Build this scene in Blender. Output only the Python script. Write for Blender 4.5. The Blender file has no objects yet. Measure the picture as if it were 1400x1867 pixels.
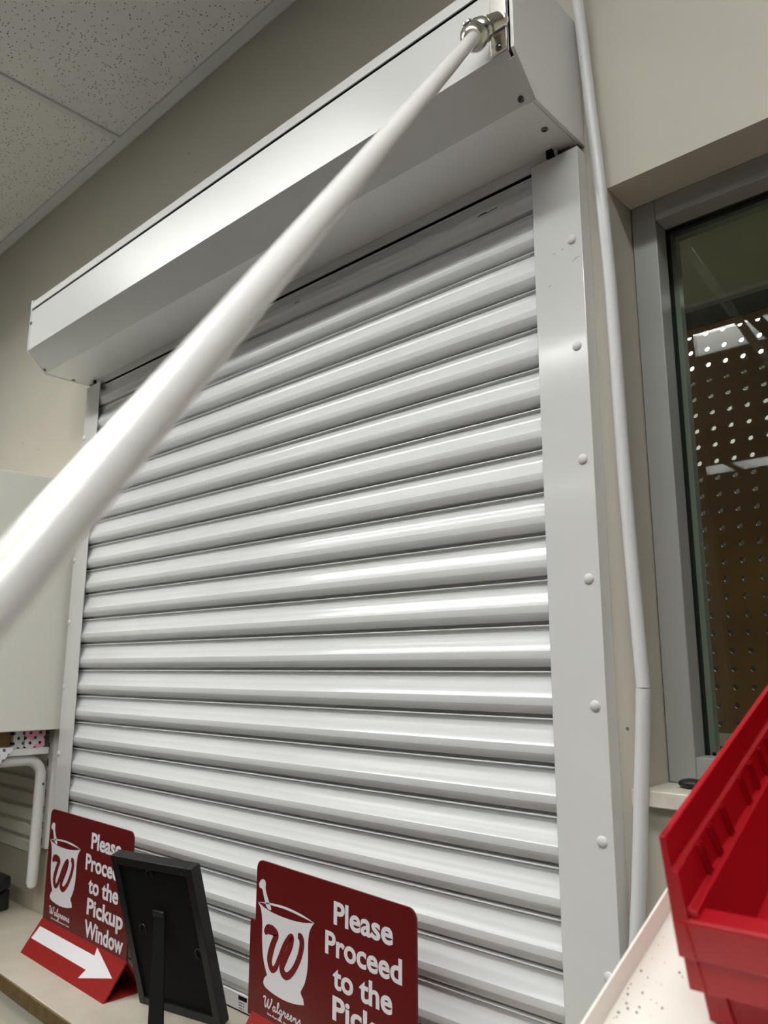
import bpy, bmesh, math, random
from mathutils import Vector, Matrix

random.seed(7)
PI = math.pi
GZ = 1.522            # height of the camera's eye level above the floor
S = bpy.context.scene
COL = S.collection

# ------------------------------------------------------------------ camera
RX = ((0.734780, -0.665105, 0.133167), (0.678304, 0.720043, -0.146433), (0.001507, 0.197924, 0.980216))
CAM = Vector((1.542945, -0.765653, 0.000336 + GZ))
cd = bpy.data.cameras.new('camera')
cam = bpy.data.objects.new('camera', cd); COL.objects.link(cam)
m = Matrix.Identity(4)
for i in range(3):
    m[i][0] = RX[i][0]; m[i][1] = RX[i][2]; m[i][2] = -RX[i][1]; m[i][3] = CAM[i]
cam.matrix_world = m
cd.sensor_fit = 'VERTICAL'; cd.sensor_height = 36.0
cd.lens = 1425.806 * 36.0 / 1867.0
cd.clip_start = 0.01; cd.clip_end = 60
cd.dof.use_dof = True; cd.dof.focus_distance = 0.95; cd.dof.aperture_fstop = 9.5
S.camera = cam
S.view_settings.view_transform = 'Standard'; S.view_settings.look = 'None'
S.view_settings.gamma = 1.0; S.view_settings.use_curve_mapping = False
S.view_settings.exposure = 0.62

# ------------------------------------------------------------------ light
w = bpy.data.worlds.new('world'); S.world = w; w.use_nodes = True
w.node_tree.nodes['Background'].inputs[0].default_value = (0.9, 0.93, 1.0, 1)
w.node_tree.nodes['Background'].inputs[1].default_value = 0.03
LAMP = 16.0            # brightness of the shop's ceiling strips
BACKLAMP = 7.0        # brightness of the lamp in the room behind the window

# ------------------------------------------------------------------ materials
def lin(c):
    o = []
    for v in c:
        v /= 255.0
        o.append(v / 12.92 if v <= 0.04045 else ((v + 0.055) / 1.055) ** 2.4)
    return (*o, 1.0)

def mat(name, rgb, rough=0.5, metal=0.0, spec=0.5, var=0.0, vscale=8.0, bump=0.0, bscale=300.0,
        speck=0.0, sscale=60.0, speckrgb=(60, 55, 45), coat=0.0, emit=0.0, stretch=None, speckprob=0.75):
    M = bpy.data.materials.new(name); M.use_nodes = True
    nt = M.node_tree; N = nt.nodes; L = nt.links
    B = N['Principled BSDF']
    B.inputs['Roughness'].default_value = rough; B.inputs['Metallic'].default_value = metal
    B.inputs['Specular IOR Level'].default_value = spec
    B.inputs['Coat Weight'].default_value = coat; B.inputs['Coat Roughness'].default_value = 0.08
    col = lin(rgb); B.inputs['Base Color'].default_value = col
    if emit:
        B.inputs['Emission Color'].default_value = col; B.inputs['Emission Strength'].default_value = emit
    tc = N.new('ShaderNodeTexCoord'); vec = tc.outputs['Object']
    if stretch:
        mp = N.new('ShaderNodeMapping'); mp.inputs['Scale'].default_value = stretch
        L.new(vec, mp.inputs['Vector']); vec = mp.outputs['Vector']
    out = None
    if var:
        n = N.new('ShaderNodeTexNoise'); n.inputs['Scale'].default_value = vscale; n.inputs['Detail'].default_value = 6
        L.new(vec, n.inputs['Vector'])
        r = N.new('ShaderNodeMapRange'); r.inputs['From Min'].default_value = 0.3; r.inputs['From Max'].default_value = 0.7
        r.inputs['To Min'].default_value = 1 - var; r.inputs['To Max'].default_value = 1 + var * 0.6
        L.new(n.outputs['Fac'], r.inputs['Value'])
        mx = N.new('ShaderNodeMix'); mx.data_type = 'RGBA'; mx.blend_type = 'MULTIPLY'
        mx.inputs[0].default_value = 1.0; mx.inputs[6].default_value = col
        L.new(r.outputs[0], mx.inputs[7]); out = mx.outputs[2]
    if speck:
        v = N.new('ShaderNodeTexVoronoi'); v.inputs['Scale'].default_value = sscale
        L.new(tc.outputs['Object'], v.inputs['Vector'])
        lt = N.new('ShaderNodeMath'); lt.operation = 'LESS_THAN'; lt.inputs[1].default_value = speck
        L.new(v.outputs['Distance'], lt.inputs[0])
        sp = N.new('ShaderNodeSeparateColor'); L.new(v.outputs['Color'], sp.inputs[0])
        gt = N.new('ShaderNodeMath'); gt.operation = 'GREATER_THAN'; gt.inputs[1].default_value = speckprob
        L.new(sp.outputs[0], gt.inputs[0])
        ml = N.new('ShaderNodeMath'); ml.operation = 'MULTIPLY'
        L.new(lt.outputs[0], ml.inputs[0]); L.new(gt.outputs[0], ml.inputs[1])
        m2 = N.new('ShaderNodeMix'); m2.data_type = 'RGBA'
        L.new(ml.outputs[0], m2.inputs[0])
        if out: L.new(out, m2.inputs[6])
        else: m2.inputs[6].default_value = col
        m2.inputs[7].default_value = lin(speckrgb); out = m2.outputs[2]
    if out: L.new(out, B.inputs['Base Color'])
    if bump:
        n2 = N.new('ShaderNodeTexNoise'); n2.inputs['Scale'].default_value = bscale; n2.inputs['Detail'].default_value = 3
        L.new(vec, n2.inputs['Vector'])
        b = N.new('ShaderNodeBump'); b.inputs['Strength'].default_value = bump; b.inputs['Distance'].default_value = 0.002
        L.new(n2.outputs['Fac'], b.inputs['Height']); L.new(b.outputs[0], B.inputs['Normal'])
    return M

def glass_mat():
    M = bpy.data.materials.new('window_glass'); M.use_nodes = True
    nt = M.node_tree; N = nt.nodes; L = nt.links
    N.remove(N['Principled BSDF'])
    t = N.new('ShaderNodeBsdfTransparent'); t.inputs[0].default_value = (0.86, 0.9, 0.85, 1)
    g = N.new('ShaderNodeBsdfGlossy'); g.inputs['Roughness'].default_value = 0.004
    mx = N.new('ShaderNodeMixShader'); mx.inputs[0].default_value = 0.055
    L.new(t.outputs[0], mx.inputs[1]); L.new(g.outputs[0], mx.inputs[2])
    L.new(mx.outputs[0], N['Material Output'].inputs[0])
    return M

def dots_mat(name, base, dot, pitch, rad, patch=None):
    """staggered dots on a paper wrapping (object coordinates, Y and Z axes)"""
    M = bpy.data.materials.new(name); M.use_nodes = True
    nt = M.node_tree; N = nt.nodes; L = nt.links
    B = N['Principled BSDF']; B.inputs['Roughness'].default_value = 0.45
    tc = N.new('ShaderNodeTexCoord'); sx = N.new('ShaderNodeSeparateXYZ'); L.new(tc.outputs['Object'], sx.inputs[0])
    def mth(op, a, b=None):
        n = N.new('ShaderNodeMath'); n.operation = op
        for i, q in enumerate((a, b)):
            if q is None: continue
            if isinstance(q, (int, float)): n.inputs[i].default_value = q
            else: L.new(q, n.inputs[i])
        return n.outputs[0]
    def grid(off):
        c = []
        for ax in (1, 2):
            f = mth('FRACT', mth('ADD', mth('DIVIDE', sx.outputs[ax], pitch), 10.0 + off))
            d = mth('MULTIPLY', mth('SUBTRACT', f, 0.5), pitch); c.append(mth('MULTIPLY', d, d))
        return mth('LESS_THAN', mth('ADD', c[0], c[1]), rad * rad)
    mask = mth('MAXIMUM', grid(0.0), grid(0.5))
    basecol = None
    if patch:
        n = N.new('ShaderNodeTexNoise'); n.inputs['Scale'].default_value = 42; n.inputs['Detail'].default_value = 1
        L.new(tc.outputs['Object'], n.inputs['Vector'])
        pm = N.new('ShaderNodeMix'); pm.data_type = 'RGBA'
        L.new(mth('GREATER_THAN', n.outputs['Fac'], 0.5), pm.inputs[0])
        pm.inputs[6].default_value = lin(base); pm.inputs[7].default_value = lin(patch); basecol = pm.outputs[2]
    mx = N.new('ShaderNodeMix'); mx.data_type = 'RGBA'; L.new(mask, mx.inputs[0])
    if basecol: L.new(basecol, mx.inputs[6])
    else: mx.inputs[6].default_value = lin(base)
    mx.inputs[7].default_value = lin(dot); L.new(mx.outputs[2], B.inputs['Base Color'])
    return M

M = {
    'wall': mat('beige_wall_paint', (203, 197, 184), 0.6, var=0.03, vscale=3, bump=0.06, bscale=420, speck=0.09, sscale=42, speckprob=0.93, speckrgb=(120, 112, 98)),
    'reveal': mat('beige_reveal_paint', (178, 170, 152), 0.6, var=0.06, vscale=9, bump=0.1, bscale=200),
    'sill': mat('worn_sill_paint', (214, 208, 194), 0.5, var=0.14, vscale=40, bump=0.2, bscale=120),
    'tile': mat('fissured_ceiling_tile', (236, 234, 232), 0.9, var=0.03, vscale=30, bump=0.3, bscale=260, speck=0.23, sscale=165, speckprob=0.5, speckrgb=(84, 80, 76)),
    'tbar': mat('painted_ceiling_grid', (222, 224, 222), 0.45),
    'floor': mat('grey_vinyl_floor', (80, 77, 72), 0.35, var=0.1, vscale=6),
    'white': mat('white_powder_coat', (226, 226, 224), 0.3, spec=0.5, bump=0.012, bscale=240),
    'slat': mat('white_slat_paint', (226, 227, 227), 0.2, spec=0.5, var=0.015, vscale=14, bump=0.006, bscale=60),
    'guide': mat('white_guide_paint', (228, 228, 226), 0.14, spec=0.5, bump=0.02, bscale=160, var=0.02, vscale=14, coat=0.8),
    'rivet': mat('white_rivet_cap', (226, 225, 222), 0.35),
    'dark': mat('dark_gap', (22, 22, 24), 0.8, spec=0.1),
    'chrome': mat('nickel_plate', (222, 218, 210), 0.24, metal=1.0, bump=0.02, bscale=90),
    'steel': mat('dark_screw_steel', (110, 108, 104), 0.3, metal=1.0),
    'rod': mat('white_rod_enamel', (228, 227, 225), 0.22, spec=0.5),
    'pvc': mat('white_pvc', (226, 226, 228), 0.35, var=0.04, vscale=20),
    'alu': mat('grey_window_frame', (168, 170, 166), 0.35, spec=0.4, var=0.04, vscale=10),
    'gasket': mat('dark_gasket', (56, 58, 52), 0.6),
    'glass': glass_mat(),
    'peg': mat('brown_pegboard', (128, 92, 52), 0.45, var=0.16, vscale=7, stretch=(1, 1, 2.5)),
    'olive': mat('olive_soffit_paint', (196, 204, 172), 0.6, var=0.08, vscale=8),
    'board_white': mat('offwhite_rail', (190, 186, 172), 0.5),
    'laminate': mat('beige_counter_laminate', (190, 181, 166), 0.4, var=0.1, vscale=22, speck=0.12, sscale=260, speckprob=0.8, speckrgb=(165, 154, 135)),
    'edge': mat('brown_worn_edge', (112, 92, 58), 0.6, var=0.25, vscale=50),
    'front': mat('cream_cabinet_front', (206, 199, 182), 0.45, var=0.03, vscale=8),
    'cab': mat('offwhite_cabinet_panel', (231, 229, 219), 0.5, var=0.015, vscale=200, bump=0.08, bscale=600),
    'shelfwhite': mat('white_shelf_enamel', (234, 233, 230), 0.3),
    'slatwall': mat('beige_slatwall', (216, 211, 198), 0.5),
    'cardboard': mat('brown_cardboard', (128, 98, 62), 0.8, var=0.08, vscale=60),
    'red': mat('red_sign_board_shaded', (98, 17, 19), 0.35, spec=0.4, var=0.02),  # shade of the upright plate is put into this darker red
    'redbase': mat('red_sign_base_lit', (144, 34, 31), 0.35, spec=0.4, var=0.02),  # lit copy of the sign red, for the sloping base
    'print': mat('white_sign_print', (226, 222, 226), 0.45),
    'logo_red': mat('red_logo_print', (110, 17, 21), 0.4),
    'frame': mat('black_frame_lacquer', (24, 24, 25), 0.4, spec=0.4),
    'backing': mat('black_backing_board', (17, 17, 17), 0.75, spec=0.2, bump=0.15, bscale=700),
    'plastic': mat('black_plastic', (28, 28, 30), 0.4),
    'bin': mat('red_bin_plastic', (168, 8, 26), 0.4, spec=0.4, bump=0.03, bscale=300),
    'tray': mat('cream_shelf_enamel', (240, 237, 229), 0.4, spec=0.4, var=0.02),
    'crumb': mat('dark_crumb', (45, 40, 38), 0.9),
    'rubber': mat('black_rubber', (30, 30, 32), 0.5),
    'pinkdots': dots_mat('pink_polka_wrapping', (236, 160, 182), (22, 22, 26), 0.0195, 0.0031, patch=(226, 214, 222)),
    'greydots': dots_mat('white_polka_wrapping', (206, 204, 206), (22, 22, 26), 0.0195, 0.0031),
    'bagdots': dots_mat('clear_polka_bag', (222, 224, 226), (70, 72, 78), 0.0195, 0.0030),
    'diffuser': mat('lit_diffuser', (251, 252, 248), 0.5, emit=LAMP),
    'backdiffuser': mat('lit_back_diffuser', (255, 252, 246), 0.5, emit=BACKLAMP),
    'lampmetal': mat('white_lamp_metal', (150, 150, 150), 0.5),
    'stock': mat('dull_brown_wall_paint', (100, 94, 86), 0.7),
    'scuff': mat('black_scuff', (70, 70, 68), 0.7), 'smudge': mat('grey_smudge', (176, 176, 174), 0.5),
    'greywall': mat('grey_far_wall', (128, 128, 124), 0.7),
    'dark_brown': mat('dark_block_and_rails', (40, 37, 34), 0.6),
}

# ------------------------------------------------------------------ builders
ORG = {}
class MB:
    def __init__(s): s.bm = bmesh.new()
    def face(s, vs):
        try: s.bm.faces.new(vs)
        except ValueError: pass
    def hexa(s, P):
        v = [s.bm.verts.new(p) for p in P]
        for f in ((3, 2, 1, 0), (4, 5, 6, 7), (0, 1, 5, 4), (1, 2, 6, 5), (2, 3, 7, 6), (3, 0, 4, 7)): s.face([v[i] for i in f])
        return s
    def box(s, x0, x1, y0, y1, z0, z1):
        return s.hexa([(x0, y0, z0), (x1, y0, z0), (x1, y1, z0), (x0, y1, z0), (x0, y0, z1), (x1, y0, z1), (x1, y1, z1), (x0, y1, z1)])
    def obox(s, c, ax, ay, az):
        c, ax, ay, az = map(Vector, (c, ax, ay, az))
        return s.hexa([c + ax * i + ay * j + az * k for k in (-1, 1) for i, j in ((-1, -1), (1, -1), (1, 1), (-1, 1))])
    def prism(s, prof, a, b, fn, cap=True):
        """closed profile of (p,q); fn(p,q,t) -> point, t = a and b"""
        A = [s.bm.verts.new(fn(p, q, a)) for p, q in prof]; B = [s.bm.verts.new(fn(p, q, b)) for p, q in prof]
        n = len(prof)
        for i in range(n): s.face([A[i], A[(i + 1) % n], B[(i + 1) % n], B[i]])
        if cap: s.face(A[::-1]); s.face(B)
        return s
    def strip(s, prof, a, b, fn):
        A = [s.bm.verts.new(fn(p, q, a)) for p, q in prof]; B = [s.bm.verts.new(fn(p, q, b)) for p, q in prof]
        for i in range(len(prof) - 1): s.face([A[i], A[i + 1], B[i + 1], B[i]])
        return s
    def tube(s, path, r, seg=20, cap=True):
        path = [Vector(p) for p in path]; n = len(path)
        R = r if isinstance(r, (list, tuple)) else [r] * n
        rings = []; up = None
        for i, p in enumerate(path):
            t = (path[min(i + 1, n - 1)] - path[max(i - 1, 0)]).normalized()
            if up is None:
                up = t.orthogonal().normalized()
            up = (up - t * up.dot(t)).normalized(); sd = t.cross(up)
            rings.append([s.bm.verts.new(p + (up * math.cos(2 * PI * k / seg) + sd * math.sin(2 * PI * k / seg)) * R[i]) for k in range(seg)])
        for A, B in zip(rings, rings[1:]):
            for k in range(seg): s.face([A[k], A[(k + 1) % seg], B[(k + 1) % seg], B[k]])
        if cap: s.face(rings[0][::-1]); s.face(rings[-1])
        return s
    def lathe(s, o, d, prof, seg=24):
        """prof: (t along d, radius)"""
        o, d = Vector(o), Vector(d).normalized()
        return s.tube2([o + d * t for t, _ in prof], [max(r, 1e-5) for _, r in prof], d, seg)
    def tube2(s, path, R, d, seg):
        up = d.orthogonal().normalized(); sd = d.cross(up); rings = []
        for p, r in zip(path, R):
            rings.append([s.bm.verts.new(p + (up * math.cos(2 * PI * k / seg) + sd * math.sin(2 * PI * k / seg)) * r) for k in range(seg)])
        for A, B in zip(rings, rings[1:]):
            for k in range(seg): s.face([A[k], A[(k + 1) % seg], B[(k + 1) % seg], B[k]])
        s.face(rings[0][::-1]); s.face(rings[-1])
        return s
    def poly(s, pts, y0, y1):
        """flat outline in x,z with thickness y0..y1"""
        return s.prism(pts, y0, y1, lambda p, q, t: (p, t, q))
    def ribbon(s, pts, wd, y0, y1):
        """stroke through x,z points, wd = width or list"""
        P = catmull(pts); n = len(P)
        W = wd if not isinstance(wd, (list, tuple)) else None
        L_, R_ = [], []
        for i, p in enumerate(P):
            a, b = P[max(i - 1, 0)], P[min(i + 1, n - 1)]
            t = Vector((b[0] - a[0], b[1] - a[1]))
            if t.length < 1e-9: t = Vector((1, 0))
            t.normalize()
            if W is None:
                k = i / (n - 1) * (len(wd) - 1); j = min(int(k), len(wd) - 2); h = (wd[j] * (1 - k + j) + wd[j + 1] * (k - j)) / 2
            else: h = W / 2
            L_.append((p[0] - t.y * h, p[1] + t.x * h)); R_.append((p[0] + t.y * h, p[1] - t.x * h))
        for i in range(n - 1):
            q = [L_[i], L_[i + 1], R_[i + 1], R_[i]]
            A = [s.bm.verts.new((x, y0, z)) for x, z in q]
            B = [s.bm.verts.new((x, y1, z)) for x, z in q]
            s.face(A); s.face(B[::-1])
            for k in range(4): s.face([A[k], B[k], B[(k + 1) % 4], A[(k + 1) % 4]])
        return s
    def xform(s, fn):
        for v in s.bm.verts: v.co = fn(v.co)
        return s
    def build(s, name, ma, parent=None, bevel=0.0, smooth=True, merge=True, local=False, seg=2):
        if merge: bmesh.ops.remove_doubles(s.bm, verts=s.bm.verts, dist=1e-6)
        bmesh.ops.recalc_face_normals(s.bm, faces=s.bm.faces)
        org = Vector((0, 0, 0))
        if parent is not None: org = ORG[parent.name]
        elif not local:
            xs = [v.co for v in s.bm.verts]
            org = Vector(((min(v.x for v in xs) + max(v.x for v in xs)) / 2, (min(v.y for v in xs) + max(v.y for v in xs)) / 2, min(v.z for v in xs)))
        for v in s.bm.verts: v.co -= org
        if smooth:
            for f in s.bm.faces: f.smooth = True
            for e in s.bm.edges:
                e.smooth = not (len(e.link_faces) != 2 or e.calc_face_angle(0) > 0.6)
        me = bpy.data.meshes.new(name); s.bm.to_mesh(me); s.bm.free()
        me.materials.append(ma)
        o = bpy.data.objects.new(name, me); COL.objects.link(o)
        ORG[o.name] = org
        if parent is not None: o.parent = parent
        else: o.location = org + Vector((0, 0, GZ))
        if bevel:
            b = o.modifiers.new('bevel', 'BEVEL'); b.width = bevel; b.segments = seg; b.limit_method = 'ANGLE'; b.angle_limit = 0.6
            b.harden_normals = False
        return o

def catmull(P, n=8):
    out = []
    for i in range(len(P) - 1):
        p0, p1, p2, p3 = P[max(i - 1, 0)], P[i], P[i + 1], P[min(i + 2, len(P) - 1)]
        for k in range(n):
            t = k / n
            out.append(tuple(0.5 * (2 * b + (c - a) * t + (2 * a - 5 * b + 4 * c - d) * t * t + (3 * b - a - 3 * c + d) * t ** 3)
                             for a, b, c, d in zip(p0, p1, p2, p3)))
    out.append(tuple(P[-1])); return out

def thing(name, label, cat, loc, group=None, local=False):
    o = bpy.data.objects.new(name, None); COL.objects.link(o)
    o.empty_display_size = 0.05
    o.location = Vector(loc) + Vector((0, 0, GZ))
    ORG[o.name] = Vector((0, 0, 0)) if local else Vector(loc)
    o['label'] = label; o['category'] = cat
    if group: o['group'] = group
    return o
def tag(o, label, cat, group=None, kind=None):
    o['label'] = label; o['category'] = cat
    if group: o['group'] = group
    if kind: o['kind'] = kind
    return o
def struct(o, label, cat):
    o['kind'] = 'structure'; o['label'] = label; o['category'] = cat; return o
def copy_tree(o, parent=None):
    c = o.copy(); COL.objects.link(c)
    if parent: c.parent = parent
    for ch in list(o.children): copy_tree(ch, c)
    return c

# text laid flat as a mesh in x,z
def text_into(mb, txt, x0, x1, base, cap, y0, y1, bold=0.03):
    cu = bpy.data.curves.new('t', 'FONT'); cu.body = txt; cu.size = 1.0; cu.offset = bold; cu.resolution_u = 4
    ob = bpy.data.objects.new('t', cu); COL.objects.link(ob)
    me = bpy.data.meshes.new_from_object(ob.evaluated_get(bpy.context.evaluated_depsgraph_get()))
    xs = [v.co.x for v in me.vertices]; a, b = min(xs), max(xs)
    capu = 0.73 + 2 * bold * 0.5
    vs = {}
    for side, y in ((0, y0), (1, y1)):
        for v in me.vertices:
            vs[side, v.index] = mb.bm.verts.new((x0 + (v.co.x - a) / (b - a) * (x1 - x0), y, base + v.co.y / capu * cap))
    for p in me.polygons:
        mb.face([vs[0, i] for i in p.vertices]); mb.face([vs[1, i] for i in reversed(p.vertices)])
    from collections import Counter
    ec = Counter()
    for p in me.polygons:
        vv = list(p.vertices)
        for i in range(len(vv)): ec[tuple(sorted((vv[i], vv[(i + 1) % len(vv)])))] += 1
    for (i, j), c in ec.items():
        if c == 1: mb.face([vs[0, i], vs[0, j], vs[1, j], vs[1, i]])
    bpy.data.objects.remove(ob); bpy.data.curves.remove(cu); bpy.data.meshes.remove(me)

XZ = lambda p, q, t: (t, p, q)      # profile (y,z) swept along x

# ================================================================== THE ROOM
WY = 0.008                      # face of the wall the shutter hangs on
CZ = 1.186                      # ceiling
FZ = -GZ                        # floor
CT = -0.472                     # counter top
WX0, WX1, WZ0, WZ1 = 1.180, 2.35, -0.115, 0.548   # window opening
mb = MB()
mb.box(-3.6, WX0, WY, 0.13, FZ, 1.3); mb.box(WX0, WX1, WY, 0.13, WZ1, 1.3)
mb.box(WX0, WX1, WY, 0.13, FZ, WZ0 - 0.014); mb.box(WX1, 4.6, WY, 0.13, FZ, 1.3)
struct(mb.build('wall_back', M['wall'], merge=False), 'beige painted wall behind the shutter with a recessed window opening', 'wall')
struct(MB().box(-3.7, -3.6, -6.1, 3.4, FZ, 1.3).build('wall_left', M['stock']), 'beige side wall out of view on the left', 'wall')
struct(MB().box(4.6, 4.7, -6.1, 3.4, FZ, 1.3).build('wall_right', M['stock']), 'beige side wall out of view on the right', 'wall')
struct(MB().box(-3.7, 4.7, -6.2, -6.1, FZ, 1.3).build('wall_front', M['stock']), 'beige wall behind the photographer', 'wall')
struct(MB().box(-3.7, 4.7, 2.45, 2.55, FZ, 1.3).build('wall_beyond', M['greywall']), 'pale wall of the room beyond the window', 'wall')
struct(MB().box(-3.7, 4.7, -6.2, 3.4, FZ - 0.05, FZ).build('floor', M['floor']), 'grey vinyl shop floor', 'floor')
ROWS = [(-0.73, (-0.72, 0.86)), (-1.84, (-1.710, -0.455, 0.800, 2.055)), (-3.755, (-2.450, -1.220, 0.035, 1.29))]   # recessed strip lights: row centre, left ends
LW, LL = 0.105, 1.21
mb = MB(); ya = 3.4
for yc, xs in ROWS:
    mb.box(-3.7, 4.7, yc + LW, ya, CZ + 0.006, CZ + 0.02)
    xa = -3.7
    for x in xs:
        mb.box(xa, x, yc - LW, yc + LW, CZ + 0.006, CZ + 0.02); xa = x + LL
    mb.box(xa, 4.7, yc - LW, yc + LW, CZ + 0.006, CZ + 0.02)
    ya = yc - LW
mb.box(-3.7, 4.7, -6.2, ya, CZ + 0.006, CZ + 0.02)
struct(mb.build('ceiling', M['tile'], merge=False), 'white speckled mineral fibre ceiling tiles', 'ceiling')
struct(MB().box(-3.7, 4.7, -6.2, 3.4, CZ + 0.16, CZ + 0.2).build('trim_6', M['dark']), 'dark slab above the tiles, out of sight', 'slab')
# ceiling grid: wall angle along the wall, tee bars out from it
struct(MB().prism([(WY, CZ), (WY - 0.025, CZ), (WY - 0.025, CZ + 0.006), (WY, CZ + 0.006)], -3.6, 4.6, XZ)
       .box(-3.6, 4.6, WY - 0.0015, WY, CZ - 0.001, CZ + 0.006).build('trim_1', M['tbar'], merge=False),
       'white metal wall angle where the ceiling tiles meet the wall', 'trim')
mb = MB()
for k in range(-3, 4): mb.box(0.014 + 1.22 * k, 0.031 + 1.22 * k, -6.1, WY - 0.025, CZ, CZ + 0.007)
for k in (1, 4, 5, 7, 8, 9): mb.box(-3.6, 4.6, WY - 0.61 * k - 0.008, WY - 0.61 * k + 0.008, CZ, CZ + 0.007)
struct(mb.build('trim_2', M['tbar'], merge=False), 'white metal tee bars carrying the ceiling tiles', 'trim')
# window sill board, front edge standing proud of the wall
struct(MB().box(1.173, WX1 + 0.01, -0.006, 0.0085, WZ0 - 0.0145, WZ0 + 0.001).box(WX0, WX1, 0.007, 0.066, WZ0 - 0.0145, WZ0 + 0.001)
       .build('trim_3', M['sill'], bevel=0.0012, merge=False), 'worn cream painted sill board under the window', 'sill')

# ---------------------------------------------------------------- window
FY = 0.066
win = thing('window_1', 'grey metal framed window with a pegboard standing behind its glass', 'window', (1.75, FY, WZ0))
win['kind'] = 'structure'
st = 0.030
mb = MB()
mb.box(WX0 + .001, WX0 + st, FY, FY + 0.028, WZ0 + .001, WZ1); mb.box(WX1 - st, WX1, FY, FY + 0.028, WZ0 + .001, WZ1)
mb.box(WX0 + st, WX1 - st, FY, FY + 0.028, WZ1 - 0.027, WZ1); mb.box(WX0 + st, WX1 - st, FY, FY + 0.028, WZ0 + .001, WZ0 + 0.028)
mb.build('window_frame', M['alu'], win, bevel=0.001, merge=False)
mb = MB()
for a in (0, 1):
    y0, y1, d = (FY + 0.028, FY + 0.034, 0.002) if a == 0 else (FY + 0.040, FY + 0.047, 0.002)
    mb.box(WX0, WX0 + st - d, y0, y1, WZ0, WZ1); mb.box(WX1 - st + d, WX1, y0, y1, WZ0, WZ1)
    mb.box(WX0, WX1, y0, y1, WZ1 - 0.027 + d, WZ1); mb.box(WX0, WX1, y0, y1, WZ0, WZ0 + 0.028 - d)
mb.build('gasket', M['gasket'], win, merge=False)
mb = MB()
y0, y1 = FY + 0.047, FY + 0.060
mb.box(WX0, WX0 + st + .004, y0, y1, WZ0, WZ1); mb.box(WX1 - st, WX1, y0, y1, WZ0, WZ1)
mb.box(WX0 + st, WX1 - st, y0, y1, WZ1 - 0.03, WZ1); mb.box(WX0 + st, WX1 - st, y0, y1, WZ0, WZ0 + 0.03)
mb.build('inner_stop', M['alu'], win, merge=False)
MB().box(WX0 + 0.006, WX1 - 0.006, FY + 0.034, FY + 0.040, WZ0 + 0.006, WZ1 - 0.006).build('glass_pane', M['glass'], win)

# ---------------------------------------------------------------- behind the window
PY = 0.40
def pegboard():
    mb = MB(); p = 0.0231 * (2.3657 - 1.2) * 0 + 0.0254
    x0, z1, nx, nz = 1.1157 - 3.5 * p, 0.5107 + 0.5 * p, 26, 24
    k = 12; r = 0.0040
    for i in range(nx):
        for j in range(nz):
            cx, cz = x0 + (i + .5) * p, z1 - (j + .5) * p
            sq = []
            for a in range(k):
                t = 2 * PI * (a + .5) / k; c, s_ = math.cos(t), math.sin(t); q = max(abs(c), abs(s_))
                sq.append((cx + c / q * p / 2, cz + s_ / q * p / 2))
            ci = [(cx + r * math.cos(2 * PI * (a + .5) / k), cz + r * math.sin(2 * PI * (a + .5) / k)) for a in range(k)]
            O = [mb.bm.verts.new((x, PY, z)) for x, z in sq]; I = [mb.bm.verts.new((x, PY, z)) for x, z in ci]
            J = [mb.bm.verts.new((x, PY + 0.005, z)) for x, z in ci]; Q = [mb.bm.verts.new((x, PY + 0.005, z)) for x, z in sq]
            for a in range(k):
                b = (a + 1) % k
                mb.face([O[a], O[b], I[b], I[a]]); mb.face([I[a], I[b], J[b], J[a]]); mb.face([J[a], J[b], Q[b], Q[a]])
            if True:
                c4 = [(cx + sx_ * p / 2, cz + sz_ * p / 2) for sx_, sz_ in ((1, 1), (-1, 1), (-1, -1), (1, -1))]
                for n_, (x, z) in enumerate(c4):
                    a = (3 * n_ + 0) % k + 0
                    # corner triangles between the two outline points next to the corner
                    a = [1, 4, 7, 10][n_] - 0
                    V = mb.bm.verts.new((x, PY, z)); V2 = mb.bm.verts.new((x, PY + .005, z))
    bmesh.ops.delete(mb.bm, geom=[v for v in mb.bm.verts if not v.link_faces], context='VERTS')
    zb = z1 - nz * p
    return mb, x0, x0 + nx * p, zb, z1
mb, px0, px1, pzb, pz1 = pegboard()
pg = thing('pegboard', 'brown hardboard pegboard with rows of holes behind the window glass', 'pegboard', ((px0 + px1) / 2, PY, FZ))
mb.build('perforated_panel', M['peg'], pg, smooth=False)
MB().box(px0, px1, PY - 0.004, PY + 0.012, pzb - 0.018, pzb).build('bottom_rail', M['board_white'], pg, bevel=0.001)
mb = MB()
for x in (px0 + 0.0, px1 - 0.03): mb.box(x, x + 0.03, PY + 0.008, PY + 0.04, FZ, pz1)
mb.build('post', M['dark_brown'], pg, merge=False)
MB().box(px0, px1, PY - 0.002, PY + 0.03, pz1, pz1 + 0.028).build('top_rail', M['dark_brown'], pg)
sf = MB().box(1.124, 2.4, 0.132, PY - 0.02, 0.556, 0.60).build('trim_4', M['olive'])
struct(sf, 'olive green soffit above the pegboard beyond the glass', 'soffit')
tag(MB().box(-1.2, 2.2, 2.20, 2.44, FZ, 0.76).build('dark_backing_block', M['dark_brown'], bevel=0.004), 'added dark block at the far wall that keeps the lower pegboard holes dark', 'cabinet')  # added block, placed only so the lower holes look dark
bl = thing('back_room_light', 'bright lit panel seen as white dots through the top pegboard holes', 'ceiling light', (0.7, 2.0, CZ - 0.03))
MB().box(-0.7, 2.3, 1.72, 2.30, CZ - 0.03, CZ + 0.005).build('housing', M['lampmetal'], bl)
MB().box(-0.68, 2.28, 1.74, 2.28, CZ - 0.034, CZ - 0.0305).build('diffuser', M['backdiffuser'], bl)

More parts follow.
